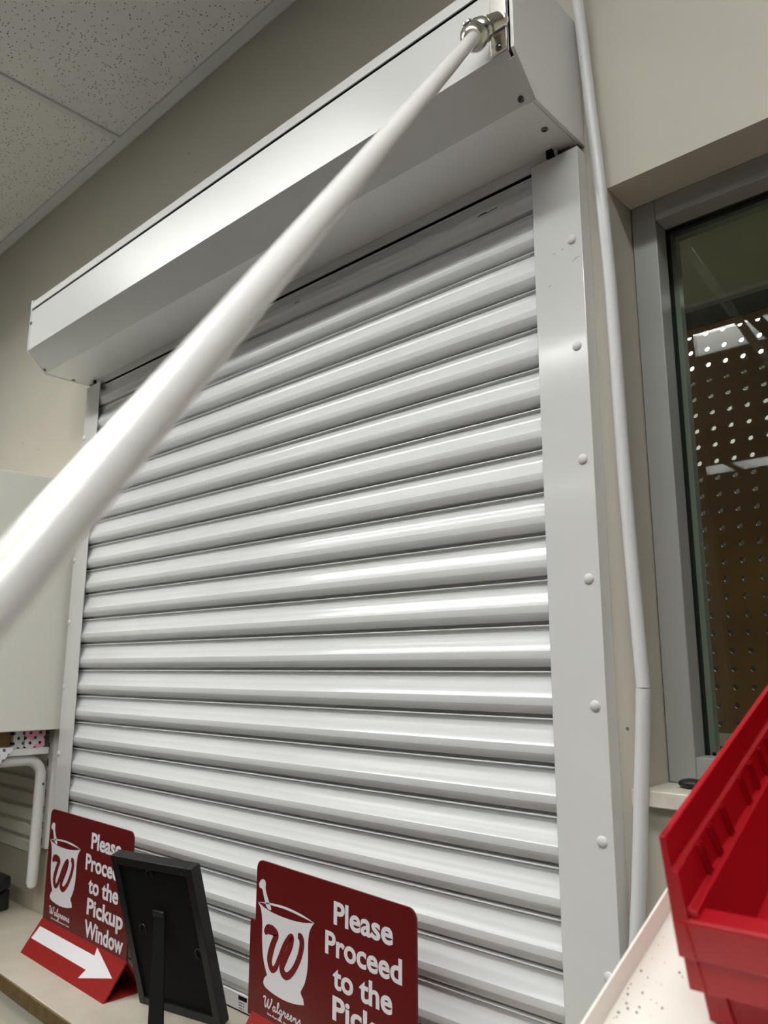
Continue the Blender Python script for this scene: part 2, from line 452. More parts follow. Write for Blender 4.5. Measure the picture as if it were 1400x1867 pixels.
# ================================================================== ROLLER SHUTTER
HX0, HX1 = -0.055, 1.155
HY, HZB, HZC, HZT = -0.1407, 0.6158, 0.6560, 0.7660
sh = thing('roller_shutter', 'large closed white metal roller shutter with slats, side guides and boxed hood', 'shutter', (0.55, -0.02, CT))
P = 0.05
mb = MB()
def slat(z):
    pr = [(0.0035, z - 0.0006), (-0.0038, z - 0.0006), (-0.0046, z - 0.0010), (-0.0048, z - 0.0017), (-0.0044, z - 0.0025), (-0.0034, z - 0.0031), (-0.0020, z - 0.0034)]
    for k in range(1, 17):
        t = k / 16
        pr.append((-0.0020 + 0.0008 * math.sin(PI * min(t / 0.6, 1)) - 0.0078 * t ** 2.1, z - 0.0034 - 0.0252 * t))
    pr += [(-0.0102, z - 0.0291), (-0.0106, z - 0.0368), (-0.0104, z - 0.0375), (-0.0070, z - 0.0455), (-0.0064, z - 0.0461), (0.0035, z - 0.0461), (0.0035, z - P - 0.0006)]
    return pr
for k in range(-8, 14):
    mb.strip(slat(k * P), -0.012, 1.128, XZ)
mb.build('slat_curtain', M['slat'], sh)
rail = MB().prism([(0.004, -0.4480), (-0.0075, -0.4480), (-0.0088, -0.4490), (-0.0088, -0.4690), (0.004, -0.4690)], -0.010, 1.126, XZ).build('bottom_rail', M['white'], sh)
MB().box(-0.010, 1.126, -0.006, 0.003, CT, -0.4690).build('rubber_seal', M['rubber'], sh)
lb = MB().box(0.566, 0.585, -0.0093, -0.0088, -0.4685, -0.4505).build('sticker', M['print'], sh)
lb['label'] = 'small white sticker with a black band'
MB().box(0.566, 0.585, -0.0097, -0.0092, -0.4555, -0.4503).build('black_band', M['dark'], lb)
mb = MB()
for i, x in enumerate((0.5675, 0.5705, 0.5735, 0.5775)):
    for j in range(3): mb.box(x, x + 0.0018, -0.0096, -0.0092, -0.4585 - 0.0034 * j - 0.0012, -0.4585 - 0.0034 * j)
mb.build('print_marks', M['dark'], lb, merge=False)
# side guides: front flange, outer web, back flange (open towards the slats)
def guide(xo, xi):
    s = 1 if xi > xo else -1; t = 0.0018
    z0, z1 = CT, HZB - 0.0115
    pr = [(xo, WY), (xo, -0.014), (xi, -0.014), (xi, -0.014 + t), (xo + s * t, -0.014 + t), (xo + s * t, WY)]
    g = MB().prism(pr, z0, z1, lambda p, q, t_: (p, q, t_)).build('guide_rail', M['guide'], sh, bevel=0.0006)
    return g
gr = guide(1.156, 1.093); gl = guide(-0.036, 0.022)
for g, x, zs in ((gr, 1.1432, (0.4882, 0.3571, 0.2256, 0.0950, -0.0354, -0.1662, -0.2890, -0.42)),
                 (gl, -0.0315, (0.4882, 0.3571, 0.2232, 0.0950, -0.0345, -0.1635, -0.29, -0.42))):
    for z in zs:
        prf = [(0, 0.0058)] + [(0.0028 * math.sin(a * PI / 14), 0.0058 * math.cos(a * PI / 14)) for a in range(1, 8)]
        MB().lathe((x, -0.0139, z), (0, -1, 0), prf, 20).build('rivet_cap', M['rivet'], g)
# scuff marks on the paint
cur = next(c for c in sh.children if c.name.startswith('slat_curtain'))
for pts in ([(1.0060, 0.5776), (1.0120, 0.5790), (1.0190, 0.5788), (1.0215, 0.5779), (1.0270, 0.5786), (1.0370, 0.5792)], [(0.6450, 0.5772), (0.6500, 0.5784), (0.6570, 0.5781)]):
    MB().ribbon(pts, [0.0006, 0.0016, 0.0022, 0.0010, 0.0008, 0.0003], -0.0066, -0.0057).build('scuff_mark', M['scuff'], cur)
for pts in ([(1.1180, 0.4788), (1.1200, 0.4792), (1.1215, 0.4783)], [(1.1292, 0.4812), (1.1305, 0.4806), (1.1320, 0.4811)], [(1.1420, 0.4600), (1.1470, 0.4632), (1.1520, 0.4640)], [(1.1112, 0.4380), (1.1120, 0.4405), (1.1145, 0.4412)]):
    MB().ribbon(pts, [0.0005, 0.0013, 0.0005], -0.01412, -0.0139).build('scuff_mark', M['smudge'], gr)
# hood: front fascia, chamfer, bottom, end plates
T = 0.0015
hp = MB().box(HX0 + .006, HX1 - 0.008, HY, HY + T, HZC, 0.7438).build('front_panel', M['white'], sh)
top = MB().prism([(HY + 0.0012, 0.7486), (HY - 0.0004, 0.7490), (HY + 0.0022, 0.7670), (HY + 0.020, 0.7790), (WY, 0.7800), (WY, 0.7820), (HY + 0.019, 0.7808), (HY + 0.0010, 0.7690)][:6] + [(HY + 0.0206, 0.7775), (HY + 0.0040, 0.7660)], HX0 + 0.004, HX1 - 0.006, XZ)
top.build('top_panel', M['white'], sh)
MB().box(HX0 + .008, HX1 - 0.010, HY + 0.0030, HY + 0.006, 0.741, 0.7520).build('fascia_gap', M['dark'], sh)
pr = [(HY + 0.0001, HZC + 0.0002), (HY + 0.0402, HZB), (-0.0050, HZB), (-0.0050, HZB + T), (HY + 0.0408, HZB + T), (HY + 0.0016, HZC + 0.0012)]
und = MB().prism(pr, HX0 + .006, HX1 - 0.009, XZ).build('underside_panel', M['white'], sh)
ep = [(WY, HZB), (HY + 0.0402, HZB - 0.0012), (HY - 0.001, HZC), (HY - 0.001, 0.7680), (HY + 0.019, 0.7812), (WY, 0.7835)]
er = MB().prism(ep, HX1 - 0.0045, HX1, XZ).build('end_plate', M['white'], sh, bevel=0.0006)
el = MB().prism(ep, HX0, HX0 + 0.0045, XZ).build('end_plate', M['white'], sh, bevel=0.0006)
# bent lip of the right end plate on the underside with a slot
MB().prism([(HY + 0.006, HZC - 0.0065), (HY + 0.0402, HZB - 0.0018), (-0.004, HZB - 0.0018), (-0.004, HZB - 0.0004), (HY + 0.0405, HZB - 0.0002), (HY + 0.006, HZC - 0.0050)], HX1 - 0.0125, HX1 - 0.0043, XZ).build('end_lip', M['white'], er)
MB().box(1.116, 1.1235, -0.0165, -0.0035, HZB - 0.0105, HZB - 0.0006).build('notch', M['dark'], sh)
MB().box(-0.012, -0.004, -0.0125, -0.0035, HZB - 0.0105, HZB - 0.0006).build('notch', M['dark'], sh)
# dark strip where curtain enters the hood
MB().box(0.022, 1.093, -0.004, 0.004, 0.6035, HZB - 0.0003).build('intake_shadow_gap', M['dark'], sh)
n45 = Vector((0, -1, -1)).normalized()
for x, c, n in ((1.139, (-0.1055, 0.6205), n45), (1.1352, (-0.0510, HZB), Vector((0, 0, -1))), (-0.042, (-0.1055, 0.6205), n45), (-0.042, (-0.043, HZB), Vector((0, 0, -1))),
                (-0.0475, (HY, 0.716), Vector((0, -1, 0)))):
    o = Vector((x, c[0], c[1]))
    MB().lathe(o, n, [(0, 0.0040), (0.0012, 0.0038), (0.0020, 0.0026), (0.0020, 0.0014), (0.0009, 0.0013), (0.0009, 0.0001)], 16).build('screw', M['steel'], und)
# crank bracket plate on the fascia
pl = MB().box(1.1262, 1.1470, HY - 0.0028, HY - 0.0001, 0.6575, 0.762).build('bracket_plate', M['chrome'], sh, bevel=0.0006)
for x, z in ((1.1365, 0.6635), (1.1362, 0.7300)):
    MB().lathe((x, HY - 0.0027, z), (0, -1, 0), [(0, 0.0044), (0.001, 0.0042), (0.0024, 0.003), (0.0029, 0.0012), (0.0015, 0.001), (0.0015, 0.0001)], 18).build('bracket_screw', M['steel'], pl)

# ================================================================== CRANK ROD
R0 = Vector((1.1274, -0.178, 0.6571)); R1 = Vector((1.3725, -0.6997, 0.0164))
dr = (R1 - R0).normalized()
R2 = R1 + dr * 0.10
ck = thing('crank_rod', 'long white crank rod running diagonally across the front of the shutter', 'crank rod', tuple(R0))
MB().tube([R0 + dr * 0.001, R0 + dr * 0.25, R1, R2], 0.00685, 40).build('rod', M['rod'], ck)
jt = MB().lathe(R0 - dr * 0.026, dr, [(0, 0.0090), (0.002, 0.0128), (0.006, 0.0148), (0.016, 0.0152), (0.0175, 0.0144), (0.022, 0.0140), (0.0275, 0.0122), (0.0300, 0.0100), (0.0300, 0.0073)], 32).build('socket', M['chrome'], ck)
pin = Vector((0, 0, 1)).cross(dr).normalized(); pin2 = dr.cross(pin).normalized()
if pin2.z < 0: pin2 = -pin2
cc = R0 - dr * 0.012
pin2 = (pin2 + Vector((-0.35, -0.1, 0))).normalized()
MB().lathe(cc + pin2 * 0.0115, pin2, [(0, 0.0058), (0.0045, 0.0056), (0.0060, 0.0044), (0.0064, 0.0002)], 18).build('pin', M['chrome'], ck)
H0 = Vector((1.1400, HY - 0.0029, 0.6910)); J0 = R0 - dr * 0.017; ah = J0 - H0; da = ah.normalized(); la = ah.length
MB().lathe(H0, Vector((0, -1, 0)), [(0, 0.0105), (0.004, 0.0105), (0.006, 0.0100)], 28).build('eyelet', M['chrome'], ck)
MB().lathe(H0 + Vector((0, -0.003, 0)), da, [(0, 0.0106), (la * .30, 0.0116), (la * .45, 0.0120), (la * .47, 0.0100), (la * .55, 0.0098), (la * .57, 0.0134), (la * .80, 0.0142), (la, 0.0105)], 32).build('yoke', M['chrome'], ck)

# ================================================================== WHITE TUBE ON THE WALL
tb = thing('wall_tube', 'slim white plastic tube in two lengths running down beside the right guide', 'tube', (1.18, -0.004, -0.40))
UP = [(1.1560, -0.0065, 0.96), (1.1646, -0.0065, 0.805), (1.1719, -0.0065, 0.6703), (1.1837, -0.0062, 0.4463), (1.1877, -0.0062, 0.1817), (1.1934, -0.0062, -0.0164)]
LO = [(1.1934, -0.0062, -0.0172), (1.1880, -0.0062, -0.0800), (1.1778, -0.0068, -0.1948), (1.1722, -0.0068, -0.2445), (1.166, -0.0068, -0.31)]
def smooth_path(P_): return [Vector(p) for p in catmull(P_, 6)]
def shift(P_, d): return [p + Vector((0, d, 0)) for p in P_]
MB().tube(shift(smooth_path(UP), -0.0022), 0.0068, 20).build('upper_length', M['pvc'], tb)
MB().tube(shift(smooth_path(LO), -0.0022), 0.0072, 20).build('lower_length', M['pvc'], tb)

# ================================================================== LEFT: CABINET, SHELF, SLATWALL
wc = thing('wall_cabinet', 'plain off-white wall cabinet end at left edge of the photo beside the shutter', 'cabinet', (-0.35, -0.17, -0.118))
MB().box(-0.75, -0.046, -0.36, WY, -0.118, 0.3926).build('body', M['cab'], wc, bevel=0.0012)
tag(MB().box(-0.75, -0.062, -0.30, -0.020, -0.1655, -0.1530).build('wall_shelf', M['shelfwhite'], bevel=0.001), 'thin white metal shelf on a bent tube bracket under the left cabinet', 'shelf')
def gift(x0, x1, y0, y1, z1, ma, name, label):
    tag(MB().box(x0, x1, y0, y1, -0.1529, z1).build(name, ma, bevel=0.0006), label, 'box')
gift(-0.20, -0.070, -0.066, -0.026, -0.1195, M['pinkdots'], 'gift_box', 'pink and white polka dot box at the inner end of the shelf')
gift(-0.19, -0.073, -0.088, -0.067, -0.1200, M['greydots'], 'gift_box', 'greyish white polka dot box between the pink one and cardboard')
gift(-0.20, -0.082, -0.150, -0.0895, -0.1210, M['cardboard'], 'cardboard_box', 'brown cardboard box on the shelf at the left photo edge')
bg = MB().prism([(-0.064, -0.150), (-0.0612, -0.1510), (-0.0590, -0.1540), (-0.0580, -0.182), (-0.0566, -0.182), (-0.0574, -0.1528), (-0.0600, -0.1492), (-0.064, -0.1482)], -0.150, -0.104, lambda p, q, t: (p, t, q - 0.0 ))
# slanted edge towards the wall
def slant(v):
    if v.y > -0.12: v.y += (v.z + 0.165) * 0.9
    return v
tag(bg.xform(slant).build('polka_dot_bag', M['bagdots']), 'translucent polka dot bag hanging over the shelf edge at far left', 'bag')
# bracket: rounded tube under the shelf, bent down the wall
arc = [(-0.080, -0.27, -0.1765), (-0.080, -0.10, -0.1765), (-0.080, -0.058, -0.1765)]
for k in range(1, 9):
    a = k * PI / 16; arc.append((-0.080, -0.058 + 0.034 * math.sin(a), -0.1765 - 0.034 * (1 - math.cos(a))))
arc += [(-0.080, -0.024, -0.25), (-0.080, -0.024, -0.35), (-0.080, -0.024, -0.408), (-0.080, -0.024, -0.416), (-0.080, -0.024, -0.4195)]
br = thing('shelf_bracket', 'white bent tube bracket under the small shelf at left, ending above the counter', 'bracket', (-0.080, -0.024, -0.4195))
MB().tube(arc, [0.0105] * (len(arc) - 3) + [0.0105, 0.0085, 0.004], 20).build('bent_tube', M['shelfwhite'], br)
MB().lathe((-0.0696, -0.0225, -0.224), (1, 0, 0), [(0, 0.0026), (0.0008, 0.0024), (0.0008, 0.0001)], 14).build('bolt', M['steel'], br)
sd = thing('slotted_upright', 'narrow white slotted shelf upright between the bent bracket and left guide', 'upright', (-0.085, 0.0, -0.35))
MB().box(-0.099, -0.0735, -0.0055, WY - 0.0002, -0.350, -0.1185).build('channel', M['shelfwhite'], sd, bevel=0.0008)
mb = MB()
for k in range(7): mb.box(-0.0955, -0.0925, -0.0060, -0.0050, -0.345 + 0.0305 * k, -0.331 + 0.0305 * k)
mb.build('slots', M['dark'], sd, merge=False)
mb = MB()
for k in range(9):
    z0 = -0.3680 + 0.0305 * k
    pr = [(WY - 0.0005, z0), (-0.0010, z0), (-0.0022, z0 + 0.001), (-0.0022, z0 + 0.0200), (-0.0010, z0 + 0.0212), (WY - 0.0025, z0 + 0.0222), (WY - 0.0025, z0 + 0.0305), (WY - 0.0005, z0 + 0.0305)]
    mb.prism(pr, -1.2, -0.106, XZ)
tag(mb.build('slatwall_panel', M['slatwall'], merge=False), 'beige grooved slatwall under the small shelf at the left photo edge', 'slatwall')
struct(MB().box(-1.2, -0.1245, -0.0005, WY - 0.0003, CT + 0.0005, -0.3695).box(-0.1235, -0.038, 0.0005, WY - 0.0003, CT + 0.0005, -0.3500).build('trim_5', M['reveal'], merge=False),
       'smooth beige splash panel between the slatwall and counter', 'panel')

# ================================================================== COUNTER
fy = lambda x: -0.1739 - 0.0302 * x
cn = thing('counter', 'worn beige laminate counter along the bottom with a brown front edge', 'counter', (0.0, -0.09, FZ))
def slab(y_in, z0, z1, inset=0.0):
    mb = MB(); P_ = [(-1.2, fy(-1.2) + y_in), (1.3, fy(1.3) + y_in), (1.3, WY - 0.0005), (-1.2, WY - 0.0005)]
    return mb.hexa([(x, y, z0) for x, y in P_] + [(x, y, z1) for x, y in P_])
slab(0.002, CT - 0.022, CT).build('worktop', M['laminate'], cn, bevel=0.001)
mb = MB(); P_ = [(-1.2, fy(-1.2) - 0.0005), (1.3, fy(1.3) - 0.0005), (1.3, fy(1.3) + 0.0019), (-1.2, fy(-1.2) + 0.0019)]
mb.hexa([(x, y, CT - 0.0225) for x, y in P_] + [(x, y, CT - 0.0012) for x, y in P_]).build('edge_band', M['edge'], cn, bevel=0.0008)
slab(0.006, FZ, CT - 0.0221).build('body', M['front'], cn)
for i in range(5):
    xa, xb = -1.19 + 0.5 * i, -0.70 + 0.5 * i
    mb = MB(); q = [(xa, fy(xa)), (xb, fy(xb)), (xb, fy(xb) + 0.0059), (xa, fy(xa) + 0.0059)]
    mb.hexa([(x, y, -0.93) for x, y in q] + [(x, y, -0.543) for x, y in q]).build('door', M['front'], cn, bevel=0.001)

# ================================================================== SIGNS
def make_sign(loc, rot, label):
    r = thing('pickup_sign', label, 'sign', loc, local=True)
    r.rotation_euler = (0, 0, rot)
    A, t = 0.048, 0.0016
    d = 0.0345
    mb = MB()
    outer = [(-d, 0), (d, 0), (0.0015, A), (-0.0015, A)]
    inner = [(-d + 2.6 * t, t), (d - 2.6 * t, t), (0.0004, A - 2.3 * t), (-0.0004, A - 2.3 * t)]
    for i in range(4):
        j = (i + 1) % 4
        mb.prism([outer[i], outer[j], inner[j], inner[i]], -0.15, 0.15, XZ)
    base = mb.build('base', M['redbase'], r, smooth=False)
    # plate with rounded top corners
    H = 0.2285; w2 = 0.149; rad = 0.012
    pts = [(-w2, A - 0.004), (w2, A - 0.004)]
    for cx, a0 in ((w2 - rad, 0), (-w2 + rad, PI / 2)):
        for k in range(7):
            a = a0 + k * PI / 12; pts.append((cx + rad * math.cos(a), H - rad + rad * math.sin(a)))
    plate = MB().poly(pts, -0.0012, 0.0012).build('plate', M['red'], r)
    yf, yb = -0.0015, -0.0011
    X = lambda u: -0.150 + u / 1000.0
    Z = lambda v: H - 0.0005 + v / 1000.0
    mb = MB()
    for txt, a, b, base_v in (('Please', 163, 264, -42), ('Proceed', 148, 278, -76), ('to the', 163, 263, -109), ('Pickup', 163, 282, -141), ('Window', 160, 287, -174)):
        text_into(mb, txt, X(a), X(b), Z(base_v), 0.0255, yf, yb, 0.026)
    mb.build('lettering', M['print'], plate, smooth=False, merge=False)
    cv = lambda L_: [(X(u), Z(v)) for u, v in L_]
    mb = MB()
    body_l = catmull([(6, -51), (13, -58), (17, -72), (18, -95), (22, -115), (31, -131)], 4) + catmull([(31, -131), (25, -136), (24, -143), (36, -147), (64, -149), (90, -147), (109, -143)], 4)[1:] \
        + catmull([(109, -143), (107, -137), (102, -131), (110, -119), (115, -100), (115, -74), (118, -60), (126, -50)], 4)[1:]
    front_rim = catmull([(126, -50), (104, -54.5), (75, -57), (41, -57), (20, -54.5), (6, -51)], 4)[1:-1]
    mb.poly(cv(body_l + front_rim), yf, yb)
    # back rim: thin crescent
    up = catmull([(6, -51), (30, -47), (66, -44.5), (100, -46), (126, -50)], 6)
    dn = catmull([(126, -50), (98, -48.3), (66, -47.2), (32, -49), (6, -51)], 6)[1:-1]
    mb.poly(cv(up + dn), yf, yb)
    # pestle
    mb.poly(cv(catmull([(9, -33), (7, -29), (11, -23.5), (17, -21.5), (22, -24.5), (22, -32), (27, -41), (36, -54), (26, -53), (19, -42), (15, -34), (9, -33)], 4)[:-1]), yf, yb)
    logo = mb.build('mortar_emblem', M['print'], plate, smooth=False, merge=False)
    mb = MB()
    pth = [(24, -84), (30, -78), (40, -77), (50, -80), (44, -90), (38, -103), (36, -113), (41, -121), (49, -118), (58, -104), (68, -88), (78, -77), (83, -76), (80, -86), (70, -101), (63, -113),
           (66, -120), (75, -120.5), (87, -111), (98, -95), (103, -80), (101, -72), (95, -71)]
    mb.ribbon(cv(pth), [0.0051, 0.0109, 0.0115, 0.0083, 0.0096, 0.0109, 0.0102, 0.0083, 0.0070, 0.0070, 0.0077, 0.0077, 0.0070, 0.0083, 0.0096, 0.0102, 0.0096, 0.0083, 0.0077, 0.0083, 0.0090, 0.0096, 0.0064], -0.0019, -0.0014)
    mb.build('letter_emblem', M['logo_red'], logo, smooth=False, merge=False)
    # handwritten name under the emblem: Walgreens
    mb = MB()
    def s(pts, wd=0.0015): mb.ribbon(cv([(25 + a * 1.0, -168 + b) for a, b in pts]), wd, yf, yb)
    s([(-1, 10.5), (1.5, 12), (4, 11.5), (3, 7), (3.5, 1.5), (6, 2), (9, 8), (10.5, 11), (9.5, 6), (10, 1.5), (13, 2.5), (17, 9), (18, 12.5), (16.5, 12)], 0.0019)           # W
    s([(25, 5.5), (22.5, 6), (20.5, 3.5), (21.5, 1), (24, 2), (25.5, 6), (25, 2), (26.5, 1), (29, 3)])                                                               # a
    s([(29, 3), (32.5, 9), (32.5, 12.5), (30.5, 11), (30, 4), (31, 1), (34, 3)])                                                                                     # l
    s([(39, 5.5), (36.5, 6), (34.5, 3.5), (35.5, 1), (38, 2), (39.5, 6), (38.5, -2), (36, -5.5), (34, -4), (37, -1), (42, 3)])                                        # g
    s([(42, 3), (44, 7), (44.5, 5), (47, 5.5), (46, 2), (47.5, 1), (50, 3)])                                                                                         # r
    s([(50, 3), (53.5, 4.5), (53, 6.5), (51, 5.5), (51, 2), (53.5, 1), (56.5, 3)])                                                                                   # e
    s([(56.5, 3), (60, 4.5), (59.5, 6.5), (57.5, 5.5), (57.5, 2), (60, 1), (63, 3.5)])                                                                               # e
    s([(63, 3.5), (65, 6), (65, 1), (65.5, 4), (68.5, 6), (69, 2), (70.5, 1), (73, 3.5)])                                                                            # n
    s([(73, 3.5), (76.5, 7), (76.5, 4.5), (78.5, 2.5), (77, 0.8), (74, 1.5)])                                                                                        # s
    text_into(mb, 'The Pharmacy America Trusts', X(33), X(104), Z(-174.5), 0.0022, yf, yb, 0.0)
    mb.build('script_name', M['print'], plate, smooth=False, merge=False)
    # arrow on the sloping base face
    sl = math.hypot(d - 0.0015, A)
    ex = Vector((1, 0, 0)); ey = Vector((0, (d - 0.0015) / sl, A / sl)); nn = Vector((0, -A / sl, (d - 0.0015) / sl)); o0 = Vector((-0.15, -d, 0))
    ar = [(10, 46), (6, 25), (213, 25), (205, 11), (289, 32), (209, 57), (214, 46)]
    mb = MB()
    mb.prism([(a / 1000, b / 1000) for a, b in ar], -0.0002, 0.0003, lambda p, q, t: tuple(o0 + ex * p + ey * q + nn * t))
    mb.build('arrow', M['print'], base, smooth=False)
    return r
sgL = make_sign((0.2535, -0.0870, CT), math.radians(-1.7), 'red sign with a full white arrow, standing left behind the black picture frame')
e5 = Vector((math.cos(math.radians(5.3)), -math.sin(math.radians(5.3)), 0))
pR = Vector((0.67524, -0.07, CT)) + e5 * 0.150
sgR = copy_tree(sgL); sgR.location = pR + Vector((0, 0, GZ)); sgR.rotation_euler = (0, 0, math.radians(-5.3))
sgR['label'] = 'red sign in the bottom centre, right of the black picture frame, text partly cut off'
ORG[sgR.name] = Vector((0, 0, 0))
MB().box(-0.165, -0.10, 0.0014, 0.0030, 0.040, 0.1525).build('backing_sheet', M['red'], sgR, bevel=0.0005)

# ================================================================== PICTURE FRAME (seen from behind)
FB = Vector((0.4374, -0.0875, CT)); a7 = math.radians(11.5)
pf = thing('picture_frame', 'black picture frame seen from behind, leaning on its easel leg', 'picture frame', tuple(FB), local=True)
pf.rotation_euler = (0, 0, a7)
Wf, Hf, lean = 0.157, 0.2245, math.radians(18.4)
def fl(v):   # local frame: x width, y thickness (to the wall), z up the frame -> leaning towards the viewer
    x, y, z = v; return Vector((x, y * math.cos(lean) - z * math.sin(lean), y * math.sin(lean) + z * math.cos(lean)))
t = 0.012
mb = MB()
mb.box(0, t, 0, 0.017, 0, Hf); mb.box(Wf - t, Wf, 0, 0.017, 0, Hf); mb.box(t, Wf - t, 0, 0.017, 0, t); mb.box(t, Wf - t, 0, 0.017, Hf - t, Hf)
mb.xform(fl).build('moulding', M['frame'], pf, bevel=0.0008, merge=False)
bk = MB().box(t + 0.0005, Wf - t - 0.0005, 0.0045, 0.0105, t + 0.0005, Hf - t - 0.0005).xform(fl).build('backing_board', M['backing'], pf)
MB().box(t + 0.0005, Wf - t - 0.0005, 0.0125, 0.0150, t + 0.0005, Hf - t - 0.0005).xform(fl).build('glazing', M['plastic'], pf)
# easel leg hinged in the middle of the back
hz = 0.147; hinge = fl((0.076, 0.0030, hz)); foot = Vector((0.108, -0.072, 0.0005))
def leg_pt(t_, sx, dy):
    wv = 0.0095 + 0.005 * t_
    p = hinge.lerp(foot, t_); return Vector((p.x + sx * wv, p.y + dy, p.z))
mb = MB()
mb.hexa([leg_pt(1, -1, 0), leg_pt(1, 1, 0), leg_pt(1, 1, 0.003), leg_pt(1, -1, 0.003), leg_pt(0, -1, -0.0015), leg_pt(0, 1, -0.0015), leg_pt(0, 1, 0.0015), leg_pt(0, -1, 0.0015)])
mb.build('easel_leg', M['backing'], pf, bevel=0.001)
MB().box(0.076 - 0.0105, 0.076 + 0.0105, -0.001, 0.0044, hz - 0.004, hz + 0.006).xform(fl).build('hinge', M['plastic'], bk, bevel=0.0015)
for x, z, rz in ((0.070, 0.203, 0.3), (0.035, 0.118, 0.2), (0.138, 0.100, 1.3)):
    mb = MB(); c = Vector((x, 0.0028, z)); pts = [c + Vector((0.006 * math.cos(a + rz), 0, 0.0075 * math.sin(a + rz))) for a in [k * PI / 10 for k in range(-2, 11)]]
    mb.tube([fl(p) for p in pts], 0.0011, 8); mb.build('hanger_ring', M['plastic'], bk)

# black device at the far left on the counter
dv = thing('counter_terminal', 'black plastic device on the counter at the far left edge', 'device', (-0.200, -0.072, CT))
def tilt(v):
    return v
MB().hexa([(-0.275, -0.125, CT), (-0.138, -0.118, CT), (-0.158, -0.030, CT), (-0.295, -0.035, CT),
           (-0.275, -0.118, CT + 0.020), (-0.135, -0.112, CT + 0.020), (-0.155, -0.032, CT + 0.040), (-0.295, -0.037, CT + 0.040)]).build('foot', M['plastic'], dv, bevel=0.004)
MB().hexa([(-0.275, -0.118, CT + 0.022), (-0.131, -0.110, CT + 0.022), (-0.151, -0.032, CT + 0.044), (-0.295, -0.036, CT + 0.044),
           (-0.275, -0.108, CT + 0.052), (-0.127, -0.100, CT + 0.052), (-0.145, -0.036, CT + 0.068), (-0.295, -0.040, CT + 0.068)]).build('head', M['plastic'], dv, bevel=0.005)

# black two-lobed gadget on the window sill
gd = MB()
for c, r in (((1.2170, 0.036, WZ0 + 0.0055), (0.0135, 0.010, 0.0050)), ((1.2380, 0.033, WZ0 + 0.0070), (0.0170, 0.011, 0.0062))):
    bmesh.ops.create_uvsphere(gd.bm, u_segments=24, v_segments=12, radius=1.0, matrix=Matrix.Translation(c) @ Matrix.Diagonal((*r, 1)))
tag(gd.build('rubber_gadget', M['rubber'], merge=False), 'small rounded black object lying on the window sill behind red bin', 'gadget')

# ================================================================== SLOPING SHELF AND RED BINS
U = Vector((-0.0383, 0.9494, 0.3117)).normalized(); V = Vector((0.9992, 0.0403, 0.0)).normalized(); Wd = V.cross(U)
A0 = Vector((1.3578, -0.3306, -0.1833))
def tr(v, u, w_): return A0 + V * v + U * u + Wd * w_
ts = thing('sloping_shelf', 'cream metal shelf with raised edges, sloping up under the red bins', 'shelf', (1.5, -0.4, FZ))
f3 = lambda v: tr(v.x, v.y, v.z)
MB().box(-0.0465, 0.36, -0.34, 0.27, -0.0030, -0.0012).xform(f3).build('deck', M['tray'], ts)
mb = MB(); mb.box(-0.0480, -0.0466, -0.34, 0.27, -0.010, 0.012); mb.box(0.36, 0.3614, -0.34, 0.27, -0.010, 0.012); mb.box(-0.0466, 0.36, 0.2686, 0.27, -0.010, 0.012); mb.box(-0.0466, 0.36, -0.34, -0.3386, -0.010, 0.012)
mb.xform(f3).build('raised_edge', M['tray'], ts, merge=False)
for v_, u_ in ((0.0, -0.30), (0.32, -0.30), (0.0, 0.22), (0.32, 0.22)):
    p = tr(v_, u_, -0.0032); MB().box(p.x - 0.012, p.x + 0.012, p.y - 0.012, p.y + 0.012, FZ, p.z - 0.003).build('leg', M['tray'], ts)
mb = MB()
for i in range(46):
    v_ = random.uniform(-0.044, -0.012) ; u_ = random.uniform(-0.05, 0.075); r = random.choice((0.0002, 0.0003, 0.0003, 0.0004, 0.0006))
    if random.random() < 0.55: v_ = -0.0455 + abs(random.gauss(0, 0.006)) + 0.001
    if v_ > 0.0 : continue
    bmesh.ops.create_icosphere(mb.bm, subdivisions=1, radius=r, matrix=Matrix.Translation(tr(v_, u_, -0.0012 + r * 0.6)))
tag(mb.build('crumbs', M['crumb'], merge=False), 'dark specks of dirt scattered on the cream sloping shelf', 'crumbs', kind='stuff')

